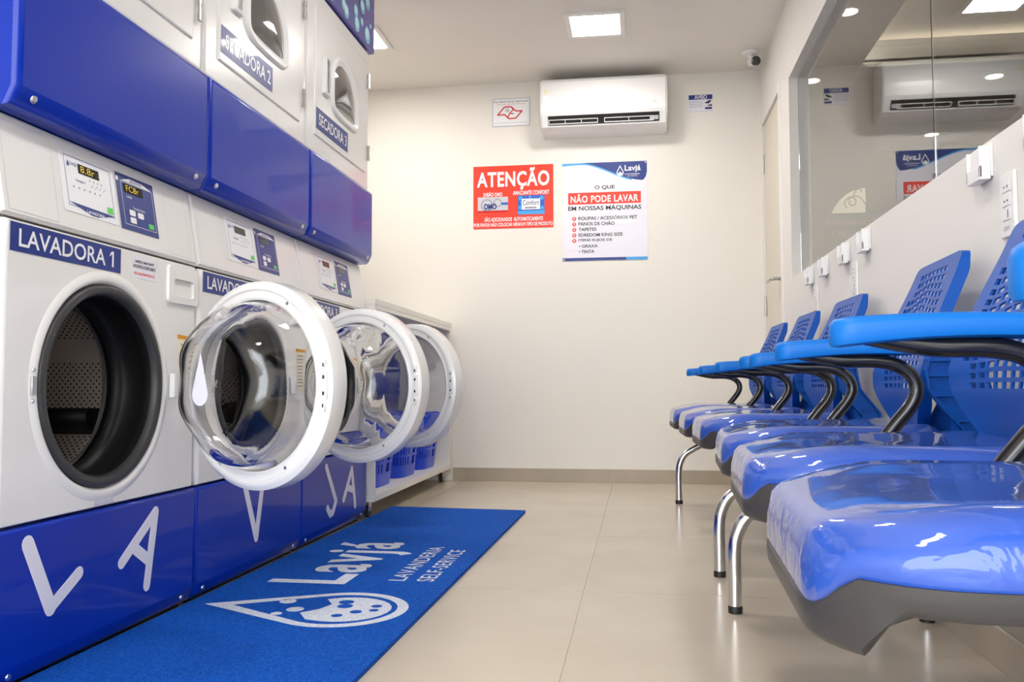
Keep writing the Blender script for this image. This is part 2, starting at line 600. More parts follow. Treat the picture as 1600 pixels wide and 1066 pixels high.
# ------------------------------------------------------------------ ceiling panels
for x, y, lab in ((-.205, 4.382, 'square white ceiling light panel in front of the air conditioner'),
                  (-1.47, 4.382, 'square ceiling light panel partly hidden behind the bubble fascia'),
                  (-.205, 2.55, 'square ceiling light panel over the middle of the room'),
                  (-.205, .75, 'square ceiling light panel nearest the entrance')):
    r = tag(empty('ceiling_light', (x, y, H)), lab, 'ceiling light', 'square ceiling light panels')
    bm = bmesh.new()
    ring = []
    a, c = .15, .124
    for (x0, y0, x1, y1) in ((-a, -a, a, -c), (-a, c, a, a), (-a, -c, -c, c), (c, -c, a, c)):
        box(bm, (x0, y0, -.012), (x1, y1, 0))
    obj('frame', bm, 'frame_white', r, smooth=False)
    obj('diffuser', bbox((-c, -c, -.009), (c, c, -.002)), 'led', r, smooth=False)

# security camera
sc_ = tag(empty('security_camera', (.63, 4.90, H)), 'small white bullet security camera with black lens in the ceiling corner', 'camera')
bm = bmesh.new()
lathe(bm, [(0, 0), (0, .045), (-.012, .043), (-.016, .03), (-.02, 0)], 'z', (0, 0, 0), 24)
obj('base', bm, 'white_plastic', sc_)
bm = bmesh.new()
tube(bm, smooth_path([(0, 0, -.015), (.004, -.002, -.03), (.012, -.01, -.045)], 4), .012, 10)
obj('bracket', bm, 'white_plastic', sc_)
bm = bmesh.new()
d = Vector((.10, -.92, -.30)).normalized()
c0 = Vector((.018, .0, -.052))
tube(bm, [c0 - d * .03, c0 - d * .028, c0 + d * .055, c0 + d * .06], [.02, .027, .028, .026], 20)
obj('housing', bm, 'white_plastic', sc_)
bm = bmesh.new()
tube(bm, [c0 + d * .058, c0 + d * .064, c0 + d * .066], [.0265, .0262, .020], 20)
obj('lens', bm, 'lens_black', sc_)

# ------------------------------------------------------------------ air conditioner
ac = tag(empty('air_conditioner', (-.56, YB, 2.05)), 'white split air conditioner high on the back wall', 'air conditioner')
W = .735
prof = [(0, .02), (0, .335), (-.02, .345), (-.15, .335), (-.188, .322), (-.203, .30), (-.207, .20), (-.205, .125), (-.198, .108), (-.165, .045), (-.13, .028)]
bm = bmesh.new()
prism(bm, prof, (0, 0, 0), (0, 1, 0), (0, 0, 1), (1, 0, 0), 0, W)
bmesh.ops.bevel(bm, geom=[e for e in bm.edges if abs(e.verts[0].co.x - e.verts[1].co.x) < 1e-6], offset=.008, segments=2, affect='EDGES')
obj('body', bm, 'ac_white', ac, angle=40)
# outlet on the sloping lower front
sl0, sl1 = Vector((0, -.199, .103)), Vector((0, -.17, .052))
sv = (sl0 - sl1).normalized()
nrm = Vector((1, 0, 0)).cross(sv).normalized()
fo = Frame((0, sl1.y, sl1.z), (1, 0, 0), sv, ac, .001)
hh = (sl0 - sl1).length
fo.rect('outlet', .045, .002, W - .045, hh - .002, 'vent_dark', 1)
for x0, x1 in ((.05, .335), (.375, .655)):
    bm = bmesh.new()
    for z0, z1 in ((.008, .013), (.032, .036)):
        prism(bm, [(x0, z0), (x1, z0), (x1, z1), (x0, z1)], fo.O, fo.U, fo.V, fo.N, .001, .006)
    n = 3 if x0 < .2 else 2
    for i in range(n + 1):
        xx = x0 + (x1 - x0) * i / n
        prism(bm, [(xx - .002, .008), (xx + .002, .008), (xx + .002, .036), (xx - .002, .036)], fo.O, fo.U, fo.V, fo.N, .001, .005)
    obj('louvre', bm, 'ac_white', ac, smooth=False)
fo.rect('end_plate', W - .10, .012, W - .05, .036, 'silver_print', 3)
ff = Frame((0, -.2072, .0), (1, 0, 0), (0, 0, 1), ac)
ff.rect('energy_sticker', .02, .19, .05, .27, 'white_print', 1)
ff.rect('energy_bar', .023, .225, .047, .262, 'cream_print', 2)
ff.rect('maker_mark', .655, .156, .675, .161, 'silver_print', 2)

# ------------------------------------------------------------------ posters on the back wall


def sign(name, x0, z0, w, h, mname, label):
    r = empty(name, (x0, YB, z0))
    tag(r, label, 'sign')
    obj('board', bbox((0, -.003, 0), (w, -.0002, h)), mname, r, smooth=False)
    return r, Frame((0, -.003, 0), (1, 0, 0), (0, 0, 1), r)


r, f = sign('warning_poster', -.997, 1.532, .493, .387, 'red_print', 'red warning poster with two product pictures on the back wall')
w, h = .493, .387
f.text('ATENÇÃO', .022, .235, .47, .372, 'white_print', 2, .03, space=1.08)
f.text('SABÃO OMO', .062, .198, .18, .228, 'white_print', 2, .02)
f.text('AMACIANTE CONFORT', .245, .203, .468, .229, 'white_print', 2, .02)
f.text('SÃO ADICIONADOS  AUTOMATICAMENTE', .07, .043, .43, .073, 'white_print', 2, .02)
f.text('POR FAVOR NÃO COLOCAR NENHUM TIPO DE PRODUTO', .004, .012, .489, .040, 'white_print', 2, .02)
f.rect('soap_picture', .028, .098, .215, .195, 'silver_print', 1)
f.rect('soap_band', .028, .098, .215, .112, 'red_line', 2)
f.ring('soap_swirl', circ(.085, .145, .038), circ(.085, .145, .031), 'grey_print', 2)
f.ring('soap_swirl', circ(.15, .158, .026), circ(.15, .158, .020), 'grey_print', 2)
f.text('OMO', .065, .118, .145, .155, 'navy_print', 4, .04)
f.rect('soap_tag', .175, .145, .215, .16, 'mid_blue_print', 3)
f.rect('softener_picture', .275, .082, .44, .199, 'mid_blue_print', 1)
for (cx, cy, rr) in ((.292, .182, .013), (.292, .125, .013), (.425, .12, .012), (.422, .182, .013), (.35, .188, .008), (.30, .155, .01)):
    f.poly('softener_petal', circ(cx, cy, rr, 14), 'sky_blue_print', 2)
f.rect('softener_base', .276, .083, .439, .104, 'sky_blue_print', 2)
f.rect('softener_label', .30, .112, .412, .178, 'white_print', 3)
f.text('Comfort', .306, .138, .405, .170, 'navy_dark', 4, .005)
f.rect('softener_line', .318, .118, .39, .128, 'grey_print', 4)

r, f = sign('rules_poster', -.449, 1.322, .507, .594, 'lilac_white', 'white rules poster with navy wave and red title bar on the back wall')
wave = [(.507, .594)]
n = 24
pts = []
for i in range(n + 1):
    t = i / n
    x = .10 + .385 * t
    pts.append((x, .594 - .115 * (3 * t * t - 2 * t ** 3)))
wave = [(.10, .594)] + pts[1:] + [(.50, .50), (.507, .53), (.507, .594)]
low = [(.0, .575), (.05, .583), (.11, .582)] + [(x + .0, z - .008) for x, z in pts[4:20]]
f.poly('wave_edge', [(0, .594), (.0, .578)] + [(.10, .583)] + [(x - .004, z - .008) for x, z in pts[3:21]] + [(.42, .594)], 'sky_blue_print', 1)
f.poly('wave', wave, 'navy_print', 2)
f.text('Lavjá', .375, .527, .47, .572, 'white_print', 3, .02)
f.text('LAVANDERIA', .375, .513, .465, .522, 'white_print', 3)
f.text('SELF-SERVICE', .39, .502, .45, .509, 'white_print', 3)
f.ring('drop_mark', drop_pts(.348, .527, .021, .046), drop_pts(.348, .527, .016, .036), 'white_print', 3)
f.poly('drop_fill', [(x, y) for x, y in circ(.348, .52, .012, 14)], 'white_print', 3)
f.text('O QUE', .195, .428, .315, .455, 'dark_print', 2, .02)
f.rect('title_bar', .035, .342, .47, .413, 'red_print', 1)
f.text('NÃO PODE LAVAR', .05, .352, .455, .405, 'white_print', 2, .025, space=1.1)
f.text('EM NOSSAS MÁQUINAS', .035, .30, .472, .338, 'dark_print', 2, .02)
for i, (t, x1) in enumerate((('ROUPAS / ACESSÓRIOS PET', .447), ('PANOS DE CHÃO', .312), ('TAPETES', .204), ('EDREDOM KING SIZE', .360), ('ITENS SUJOS DE', .298))):
    z = .246 - .0334 * i
    f.poly('bullet', circ(.071, z + .009, .0125, 16), 'red_print', 1)
    f.text('x', .065, z + .004, .077, z + .015, 'white_print', 2, .03)
    f.text(t, .096, z, x1, z + (.026 if 'Ó' in t or 'Ã' in t else .02), 'dark_print', 2, .02)
f.text('• GRAXA', .098, .079, .212, .098, 'dark_print', 2, .02)
f.text('• TINTA', .098, .046, .19, .065, 'dark_print', 2, .02)
f.rect('foot_band', 0, 0, .507, .018, 'navy_print', 1)
f.rect('foot_tip', .38, 0, .507, .018, 'sky_blue_print', 2)
for x, z in ((.008, .008), (.499, .586)):
    f.poly('pin', circ(x, z, .005, 12), 'silver_print', 4)

r, f = sign('smoking_notice', -.88, 2.162, .235, .176, 'silver_print', 'framed white notice with red angular emblem left of the air conditioner')
f.rect('sheet', .006, .006, .229, .170, 'white_print', 1)
f.text('É proibido fumar neste local', .012, .147, .222, .163, 'dark_print', 2, .01)
f.polys('small_print', [[(.03 + .03 * k, .137), (.055 + .03 * k, .137), (.055 + .03 * k, .141), (.03 + .03 * k, .141)] for k in range(6)], 'rose_print', 2)
em = [(.035, .073), (.078, .122), (.118, .122), (.148, .094), (.186, .094), (.148, .05), (.105, .048), (.078, .075)]
bm = bmesh.new()


def stroke(frame, bm, pts, wd, layer, close=True):
    pp = list(zip(pts, pts[1:])) + ([(pts[-1], pts[0])] if close else [])
    for i, (a, c) in enumerate(pp):
        prism(bm, capsule(a, c, wd, 4), frame.O, frame.U, frame.V, frame.N, frame.eps * (layer - .9), frame.eps * (layer + .03 * i))


stroke(f, bm, em, .0038, 2)
stroke(f, bm, [(.118, .122), (.132, .104), (.108, .078), (.100, .058)], .0034, 3, False)
obj('emblem', bm, 'red_line', r, smooth=False)
f.rect('emblem_bar', .115, .076, .136, .081, 'dark_print', 4)
f.poly('emblem_patch', circ(.095, .1, .014, 12), 'silver_print', 2)
f.polys('small_print', [[(.014 + .026 * k, .021), (.036 + .026 * k, .021), (.036 + .026 * k, .025), (.014 + .026 * k, .025)] for k in range(8)], 'silver_print', 2)

r, f = sign('camera_notice', .308, 2.2, .138, .10, 'lilac_white', 'small blue and white camera notice right of the air conditioner')
f.rect('title_bar', 0, .072, .138, .10, 'navy_print', 1)
f.text('AVISO', .034, .075, .106, .098, 'white_print', 2, .02)
for i in range(3):
    f.polys('small_print', [[(.005 + .02 * k, .055 - .014 * i), (.021 + .02 * k, .055 - .014 * i), (.021 + .02 * k, .062 - .014 * i), (.005 + .02 * k, .062 - .014 * i)] for k in range(4)], 'silver_print', 2)
f.poly('camera_mark', [(.09, .05), (.125, .068), (.132, .06), (.115, .045)], 'dark_print', 2)
f.poly('camera_arm', [(.108, .036), (.134, .042), (.136, .03), (.108, .032)], 'dark_print', 2)
f.rect('foot_tag', .095, .012, .136, .024, 'navy_dark', 2)

# ------------------------------------------------------------------ washing machines and dryers
MW = .724
CY, CZ = .332, .573


def front_with_hole():
    """washer front plate, x outwards, hole round (CY,CZ)"""
    bm = bmesh.new()
    n = 96
    y0, y1, z0, z1 = .006, MW - .006, .309, .887
    R0 = .223

    def rect_pt(a, ins, x):
        dy, dz = math.cos(a), math.sin(a)
        ts = []
        if dy > 1e-9: ts.append((y1 - ins - CY) / dy)
        if dy < -1e-9: ts.append((y0 + ins - CY) / dy)
        if dz > 1e-9: ts.append((z1 - ins * .3 - CZ) / dz)
        if dz < -1e-9: ts.append((z0 + ins * .3 - CZ) / dz)
        t = min(ts)
        return Vector((x, CY + dy * t, CZ + dz * t))
    angs = sorted({round(2 * PI * i / n, 5) for i in range(n)} | {round(math.atan2(z - CZ, y - CY) % (2 * PI), 5) for y in (y0 + .014, y1 - .014) for z in (z0 + .0042, z1 - .0042)})
    rows = []
    for fn in (lambda a: Vector((-.05, CY + R0 * math.cos(a), CZ + R0 * math.sin(a))),
               lambda a: Vector((-.004, CY + R0 * math.cos(a), CZ + R0 * math.sin(a))),
               lambda a: Vector((.003, CY + (R0 + .004) * math.cos(a), CZ + (R0 + .006) * math.sin(a))),
               lambda a: Vector((.0045, CY + (R0 + .010) * math.cos(a), CZ + (R0 + .013) * math.sin(a))),
               lambda a: Vector((.0025, CY + (R0 + .020) * math.cos(a), CZ + (R0 + .021) * math.sin(a))),
               lambda a: Vector((.000, CY + (R0 + .026) * math.cos(a), CZ + (R0 + .028) * math.sin(a))),
               lambda a: rect_pt(a, .014, 0), lambda a: rect_pt(a, .009, -.001), lambda a: rect_pt(a, .004, -.004), lambda a: rect_pt(a, .001, -.009), lambda a: rect_pt(a, 0, -.014), lambda a: rect_pt(a, 0, -.06)):
        rows.append([bm.verts.new(fn(a)) for a in angs])
    m = len(angs)
    for p, q in zip(rows, rows[1:]):
        for i in range(m):
            bm.faces.new((p[i], p[(i + 1) % m], q[(i + 1) % m], q[i]))
    return bm


def rounded_panel(y0, y1, z0, z1, x0, x1, rr):
    """panel in the y-z plane with rounded front edges"""
    bm = bmesh.new()
    box(bm, (x0, y0, z0), (x1, y1, z1))
    es = [e for e in bm.edges if all(abs(v.co.x - x1) < 1e-6 for v in e.verts)]
    bmesh.ops.bevel(bm, geom=es, offset=rr, segments=3, profile=.5, affect='EDGES')
    return bm


me_front = finish(front_with_hole(), 'white_enamel', angle=50)
bm = bmesh.new()
for a, c in (((-.75, .006, .30), (-.74, MW - .006, 1.09)), ((-.74, .006, .30), (-.05, .012, 1.09)), ((-.74, MW - .012, .30), (-.05, MW - .006, 1.09)), ((-.74, .012, .30), (-.05, MW - .012, .31))):
    box(bm, a, c)
me_body = finish(bm, 'white_enamel', False)
bm = bmesh.new()
lathe(bm, [(-.05, .222), (.002, .2215), (.006, .216), (.006, .205), (.0, .199), (-.012, .197)], 'x', (0, CY, CZ), 80)
me_lip = finish(bm, 'rubber_grey', angle=60)
bm = bmesh.new()
lathe(bm, [(-.010, .1985), (-.025, .193), (-.035, .200), (-.085, .204), (-.092, .196), (-.10, .188), (-.112, .187), (-.118, .196), (-.135, .20), (-.145, .212), (-.15, .25)], 'x', (0, CY, CZ), 80)
me_gasket = finish(bm, 'rubber', angle=60)
bm = bmesh.new()
lathe(bm, [(-.122, .186), (-.128, .184), (-.13, .190)], 'x', (0, CY, CZ), 80)
me_seal = finish(bm, 'rubber_grey', angle=60)
bm = bmesh.new()
lathe(bm, [(-.15, .21), (-.152, .24), (-.17, .262), (-.48, .262), (-.53, .22), (-.54, 0)], 'x', (0, CY, CZ), 80)
me_drum = finish(bm, 'drum', angle=50)
me_lifts = []
for a in (100, 220, 340):
    bm = bmesh.new()
    t = math.radians(a)
    e = Vector((0, math.cos(t), math.sin(t))); g = Vector((0, -math.sin(t), math.cos(t)))
    O = Vector((-.45, CY, CZ)) + e * .2615
    prism(bm, [(-.035, 0), (-.018, -.05), (0, -.058), (.018, -.05), (.035, 0)], O, g, e, (1, 0, 0), 0, .27)
    me_lifts.append(finish(bm, 'rubber', angle=40))
# door: hinge axis at the origin, closed position, centre at y = -OFF
OFF, DR = .265, .245
bm = bmesh.new()
lathe(bm, [(.014, .198), (-.002, .201), (-.004, .206), (-.001, .210), (0, .222), (-.005, .226), (-.005, .231), (0, .238), (.006, DR), (.046, DR + .001), (.058, DR - .006), (.064, .228), (.060, .212), (.045, .202)], 'x', (0, -OFF, 0), 96, True)
me_ring = finish(bm, 'white_enamel', angle=40)
bm = bmesh.new()
outp = [(.018, .1995), (0, .198), (-.02, .194), (-.05, .187), (-.078, .176), (-.098, .163), (-.110, .145), (-.116, .11), (-.117, .0)]
inp = [(-.107, .0), (-.106, .105), (-.101, .138), (-.090, .153), (-.072, .165), (-.046, .176), (-.015, .184), (.004, .188), (.018, .190)]
lathe(bm, outp + inp, 'x', (0, -OFF, 0), 96, True)
# the moulded bowl is lop-sided: bulges further on the hinge side, slanted lower face
for v in bm.verts:
    if v.co.x < -.03:
        k = min(1, (-.03 - v.co.x) / .07)
        v.co.x += k * (.10 * (v.co.y + OFF) - .05 * v.co.z)
        v.co.x += k * .006 * math.sin(9 * v.co.z / .2 + 1.0)
me_bowl = finish(bm, 'glass', angle=60)
bm = bmesh.new()
prism(bm, drop_pts(0, -.02, .026, .095), (-.122, -OFF + .035, .0), (0, -1, 0), (0, 0, 1), (-1, 0, 0), 0, .0006)
me_dropmark = finish(bm, 'lilac_white', False)
bm = bmesh.new()
box(bm, (-.006, -OFF - .236, -.032), (.0, -OFF - .222, .032), .002)
for z in (-.05, .05):
    box(bm, (-.008, -OFF - .232, z - .009), (-.001, -OFF - .222, z + .009), .002)
me_catch = finish(bm, 'white_plastic')
bm = bmesh.new()
for z in (-.018, .018, -.045, .045):
    box(bm, (-.0085, -OFF - .230, z - .004), (-.0055, -OFF - .226, z + .004))
me_hook = finish(bm, 'rubber_grey', False)
bm = bmesh.new()
lathe(bm, [(-.0015, 0), (-.0015, .004), (0, .0045)], 'x', (0, 0, 0), 10)
me_screw = finish(bm, 'screw')
bm = bmesh.new()
box(bm, (-.008, -.012, -.03), (.006, .004, .03), .002)
me_hinge = finish(bm, 'white_enamel')

names = ['one', 'two', 'three']
letters = [[('L', [[(.089, .271), (.158, .134), (.245, .184)]]), ('A', [[(.395, .174), (.53, .269), (.498, .101)], [(.449, .195), (.506, .158)]])],
           [('V', [[(.288, .272), (.366, .112), (.402, .252)]])],
           [('J', [[(.235, .27), (.342, .132), (.31, .093), (.281, .089), (.252, .115)]]), ('A', [[(.43, .125), (.526, .236), (.57, .083)], [(.475, .167), (.554, .147)]])]]
wlab = ['front-loading washer nearest the camera, labelled LAVADORA 1, letters L and A',
        'middle front-loading washer, labelled LAVADORA 2, letter V on its base',
        'farthest front-loading washer, labelled LAVADORA 3, letters J and A on its base']
for i in range(3):
    y0 = 1.428 + i * MW
    w_ = tag(empty('washing_machine', (XM, y0, 0)), wlab[i], 'washing machine', 'front-loading washers in a row')
    link('body', me_body, w_)
    fp = link('front_panel', me_front, w_)
    fp['label'] = 'white enamel front panel with round opening'
    gk = link('gasket', me_gasket, w_)
    gk['label'] = 'black rubber door gasket'
    link('gasket_lip', me_lip, gk)
    link('gasket_seal', me_seal, gk)
    dm = link('drum', me_drum, w_)
    dm['label'] = 'perforated steel drum'
    for ml in me_lifts:
        link('drum_paddle', ml, dm)
    # blue plinth
    bm = rounded_panel(.003, MW - .003, .013, .3045, -.74, .004, .008)
    bmesh.ops.bisect_plane(bm, geom=bm.verts[:] + bm.edges[:] + bm.faces[:], plane_co=(0, 0, .050), plane_no=(0, 0, 1))
    for v in bm.verts:
        if v.co.z < .049 and v.co.x > -.2:
            v.co.x -= .016 * (.050 - v.co.z) / .037
    base = obj('base_panel', bm, 'blue_enamel', w_)
    base['label'] = 'glossy blue plinth panel'
    obj('foot_rail', bbox((-.70, .02, 0), (-.03, MW - .02, .010)), 'rubber', w_, smooth=False)
    for yy in (.055, MW - .055):
        bm = bmesh.new()
        lathe(bm, [(0, .007), (.003, .0055), (.0035, 0)], 'x', (-.003, yy, .033), 12)
        obj('screw', bm, 'screw', base)
    f = Frame((.0045, 0, 0), (0, 1, 0), (0, 0, 1), base, .0006)
    for ch, strokes in letters[i]:
        bm = bmesh.new()
        q = 0
        for st in strokes:
            for a, c in zip(st, st[1:]):
                prism(bm, capsule(a, c, .0135 if not (ch == 'L' and st.index(a) == 0) else .0165, 6), f.O, f.U, f.V, f.N, .0001, .0008 + .00002 * q)
                q += 1
        obj('letter', bm, 'lilac_white', base, smooth=False)
    # sign above the door
    f = Frame((.0003, 0, 0), (0, 1, 0), (0, 0, 1), w_)
    sg = f.rect('name_plate', .024, .826, .373, .881, 'navy_print', 2)
    f.text('LAVADORA %d' % (i + 1), .046, .836, .345, .871, 'white_print', 4, .012, parent=sg)
    if i == 0:
        f.poly('numeral_flag', [(.3375, .871), (.345, .871), (.331, .859), (.331, .8635)], 'white_print', 4.2, sg)
    stk = f.rect('notice_sticker', .415, .824, .522, .876, 'lilac_white', 1)
    f.text('SABÃO E AMACIANTE', .43, .860, .508, .868, 'dark_print', 2, .02, parent=stk)
    f.text('ADICIONADOS AUTOMATICAMENTE', .422, .848, .515, .856, 'dark_print', 2, .02, parent=stk)
    f.text('NÃO ADICIONAR PRODUTOS', .426, .832, .512, .840, 'red_print', 2, .02, parent=stk)
    # dispenser drawer
    bm = bmesh.new()
    outer = rrect(.568, .780, .712, .876, .012)
    hole = rrect(.592, .798, .688, .842, .008)
    ring2d(bm, outer, [( .568 + (u - .568) * .97 + .002, .78 + (v - .78) * .97 + .0015) for u, v in outer], (0, 0, 0), (0, 1, 0), (0, 0, 1), (1, 0, 0), .0)
    N_ = Vector((1, 0, 0))
    rws = []
    for pts, dx in ((outer, .0), ([(.64 + (u - .64) * .985, .828 + (v - .828) * .985) for u, v in outer], .007), (hole, .008), (hole, .0015), ([(.64 + (u - .64) * .9, .838 + (v - .82) * .5) for u, v in hole], .0005)):
        rws.append([bm.verts.new((dx, u, v)) for u, v in pts])
    for p, q in zip(rws, rws[1:]):
        for k in range(len(p)):
            bm.faces.new((p[k], p[(k + 1) % len(p)], q[(k + 1) % len(p)], q[k]))
    bm.faces.new(rws[-1])
    obj('detergent_drawer', bm, 'white_enamel', w_, angle=30)
    f.poly('warning_label', [(.622, .703), (.700, .700), (.700, .545), (.637, .56)], 'cream_print', 1)
    f.poly('warning_head', [(.622, .703), (.700, .700), (.700, .690), (.624, .692)], 'orange_print', 2)
    f.polys('warning_lines', [[(.640, .68 - .012 * k), (.688, .68 - .012 * k), (.688, .676 - .012 * k), (.640, .676 - .012 * k)] for k in range(10)], 'grey_print', 2)
    # strike plate left of the opening
    bm = bbox((.003, CY - .246, CZ - .018), (.0075, CY - .233, CZ + .018), .001)
    stp = obj('strike_plate', bm, 'steel', w_)
    for z in (-.03, .03):
        bm = bmesh.new()
        lathe(bm, [(0, .004), (.002, .003), (.002, 0)], 'x', (.005, CY - .240, CZ + z), 10)
        obj('screw', bm, 'screw', stp)
    # sloping control panel
    z0, z1 = .892, 1.094
    xt = -.034
    bm = bmesh.new()
    poly = [(0, z0), (xt, z1), (-.75, z1), (-.75, z0)]
    prism(bm, poly, (0, .004, 0), (1, 0, 0), (0, 0, 1), (0, 1, 0), 0, MW - .008)
    es = [e for e in bm.edges if all(v.co.x > -.05 for v in e.verts)]
    bmesh.ops.bevel(bm, geom=es, offset=.007, segments=3, affect='EDGES')
    cp = obj('control_panel', bm, 'white_enamel', w_)
    V = Vector((xt, 0, z1 - z0)).normalized()
    fc = Frame((.0004, 0, z0), (0, 1, 0), V, cp)
    fc.frame('side_groove', .022, .012, .165, .19, .0012, 'silver_print', 1)
    fc.frame('side_groove', .585, .012, .69, .19, .0012, 'silver_print', 1)
    wc = fc.poly('washer_keypad', rrect(.186, .044, .376, .175, .004), 'white_print', 2)
    wc['label'] = 'white membrane keypad with small display'
    fc.frame('keypad_outline', .203, .058, .362, .168, .0012, 'navy_print', 3, wc)
    fc.poly('keypad_foot', [(.207, .066), (.362, .062), (.30, .048), (.275, .048)], 'navy_print', 4, wc)
    fc.text('LAVADORA', .26, .0505, .322, .0575, 'white_print', 5, .02, parent=wc)
    fc.text('Lavjá', .222, .146, .244, .158, 'navy_print', 4, parent=wc)
    fc.poly('drop_mark', drop_pts(.215, .148, .004, .010, 12), 'navy_print', 4, wc)
    ds = fc.rect('display', .248, .136, .32, .157, 'display', 4, wc)
    if i == 0:
        fc.text('8.8r', .254, .139, .303, .154, 'segment', 6, 0, parent=wc)
    fc.text('Lavagem', .235, .114, .268, .122, 'navy_print', 4, parent=wc)
    fc.polys('indicator_dots', [circ(.226 + .018 * k, .102, .0022, 8) for k in range(6)] + [circ(.284 + .014 * k, .127, .002, 8) for k in range(4)], 'grey_print', 4, wc)
    fc.polys('indicator_words', [[(.286 + .014 * k, .113), (.296 + .014 * k, .121), (.297 + .014 * k, .119), (.287 + .014 * k, .111)] for k in range(4)], 'silver_print', 4, wc)
    fc.rect('start_button', .337, .066, .357, .08, 'green_button', 5, wc)
    dc = fc.rect('dryer_keypad', .386, .042, .54, .176, 'navy_print', 3)
    dc['label'] = 'navy membrane keypad with amber display'
    fc.frame('keypad_outline', .402, .055, .532, .158, .0012, 'white_print', 4, dc)
    fc.poly('keypad_head', [(.404, .160), (.53, .158), (.49, .168), (.44, .169)], 'white_print', 5, dc)
    fc.text('SECADORA', .44, .1605, .49, .1665, 'navy_print', 6, .02, parent=dc)
    fc.rect('display', .413, .133, .490, .154, 'display', 5, dc)
    if i == 0:
        fc.text('FC8r', .420, .136, .472, .151, 'segment', 7, 0, parent=dc)
    fc.text('Lavjá', .420, .119, .441, .128, 'white_print', 5, parent=dc)
    fc.text('Temperatura', .44, .094, .49, .103, 'white_print', 5, parent=dc)
    for u, v in ((.424, .079), (.424, .061), (.458, .078)):
        fc.poly('button', rrect(u, v, u + .024, v + .014, .003), 'white_print', 5, dc)
    fc.rect('start_button', .500, .060, .522, .072, 'green_button', 5, dc)
    fc.rect('key_lock', .384, .156, .394, .166, 'screw', 5, dc)
    # open door
    ang = (67, 70, 61)[i]
    dd = link('door', me_ring, w_, (.022, CY + OFF, CZ))
    dd.rotation_euler = (0, 0, math.radians(ang))
    dd['label'] = 'round white door ring swung open'
    gb = link('glass_bowl', me_bowl, dd)
    gb['label'] = 'clear glass door bowl'
    if i == 0:
        link('drop_sticker', me_dropmark, dd)
    link('door_catch', me_catch, dd)
    link('door_hooks', me_hook, dd)
    for a in (60, 120, 240, 300):
        t = math.radians(a)
        link('screw', me_screw, dd, (0, -OFF + .216 * math.cos(t), .216 * math.sin(t)))
    link('door_hinge', me_hinge, w_, (.01, CY + OFF, CZ))

# dryers stacked on top
win = [(.267, 1.672), (.268, 1.755), (.283, 1.795), (.32, 1.822), (.362, 1.830), (.413, 1.822), (.455, 1.802), (.49, 1.765), (.510, 1.722), (.514, 1.665), (.506, 1.645), (.45, 1.641), (.36, 1.641), (.30, 1.646), (.276, 1.655)]


def refine(poly, n=4):
    P = [Vector((u, v, 0)) for u, v in poly]
    out = []
    m = len(P)
    for i in range(m):
        p0, p1, p2, p3 = P[i - 1], P[i], P[(i + 1) % m], P[(i + 2) % m]
        for k in range(n):
            t = k / n
            q = .5 * ((2 * p1) + (p2 - p0) * t + (2 * p0 - 5 * p1 + 4 * p2 - p3) * t * t + (3 * p1 - p0 - 3 * p2 + p3) * t ** 3)
            out.append((q.x, q.y))
    return out


def scaled(poly, d):
    """offset outwards by d"""
    out = []
    m = len(poly)
    area = sum(poly[i][0] * poly[(i + 1) % m][1] - poly[(i + 1) % m][0] * poly[i][1] for i in range(m))
    sg = 1 if area > 0 else -1
    for i in range(m):
        a, c = Vector(poly[i - 1]), Vector(poly[(i + 1) % m])
        t = (c - a).normalized()
        out.append((poly[i][0] + sg * t.y * d, poly[i][1] - sg * t.x * d))
    return out


winr = refine(win)


def loops_mesh(rows, cap_last=True):
    bm = bmesh.new()
    R_ = [[bm.verts.new(p) for p in row] for row in rows]
    n = len(R_[0])
    for p, q in zip(R_, R_[1:]):
        for k in range(n):
            bm.faces.new((p[k], p[(k + 1) % n], q[(k + 1) % n], q[k]))
    if cap_last:
        bm.faces.new(R_[-1])
    return bm


me_winframe = finish(loops_mesh([[(x, u, v) for u, v in scaled(winr, d)] for d, x in ((.034, .0), (.031, .007), (.026, .011), (.016, .011), (.008, .004), (.0, .003), (0, -.004))], False), 'white_plastic', angle=50)
me_winglass = finish(loops_mesh([[(x, u, v) for u, v in scaled(winr, d)] for d, x in ((.004, .001),)] + [[(x, .39 + (u - .39) * k, 1.735 + (v - 1.735) * k) for u, v in winr] for k, x in ((.85, .005), (.5, .010), (.1, .012))]), 'dark_glass', angle=80)
me_handle = finish(loops_mesh([[(x, u, v) for u, v in rr] for rr, x in ((rrect(.145, 1.655, .208, 1.80, .006), 0), (rrect(.147, 1.657, .206, 1.798, .006), .012), (rrect(.155, 1.665, .185, 1.79, .004), .016), (rrect(.187, 1.668, .200, 1.788, .003), .004))]), 'white_plastic', angle=40)
dlab = ['stacked dryer above the nearest washer, only its lower door corner in view',
        'stacked dryer with the SECADORA 2 plate and arched dark window',
        'stacked dryer with the SECADORA 3 plate at the end of the row']
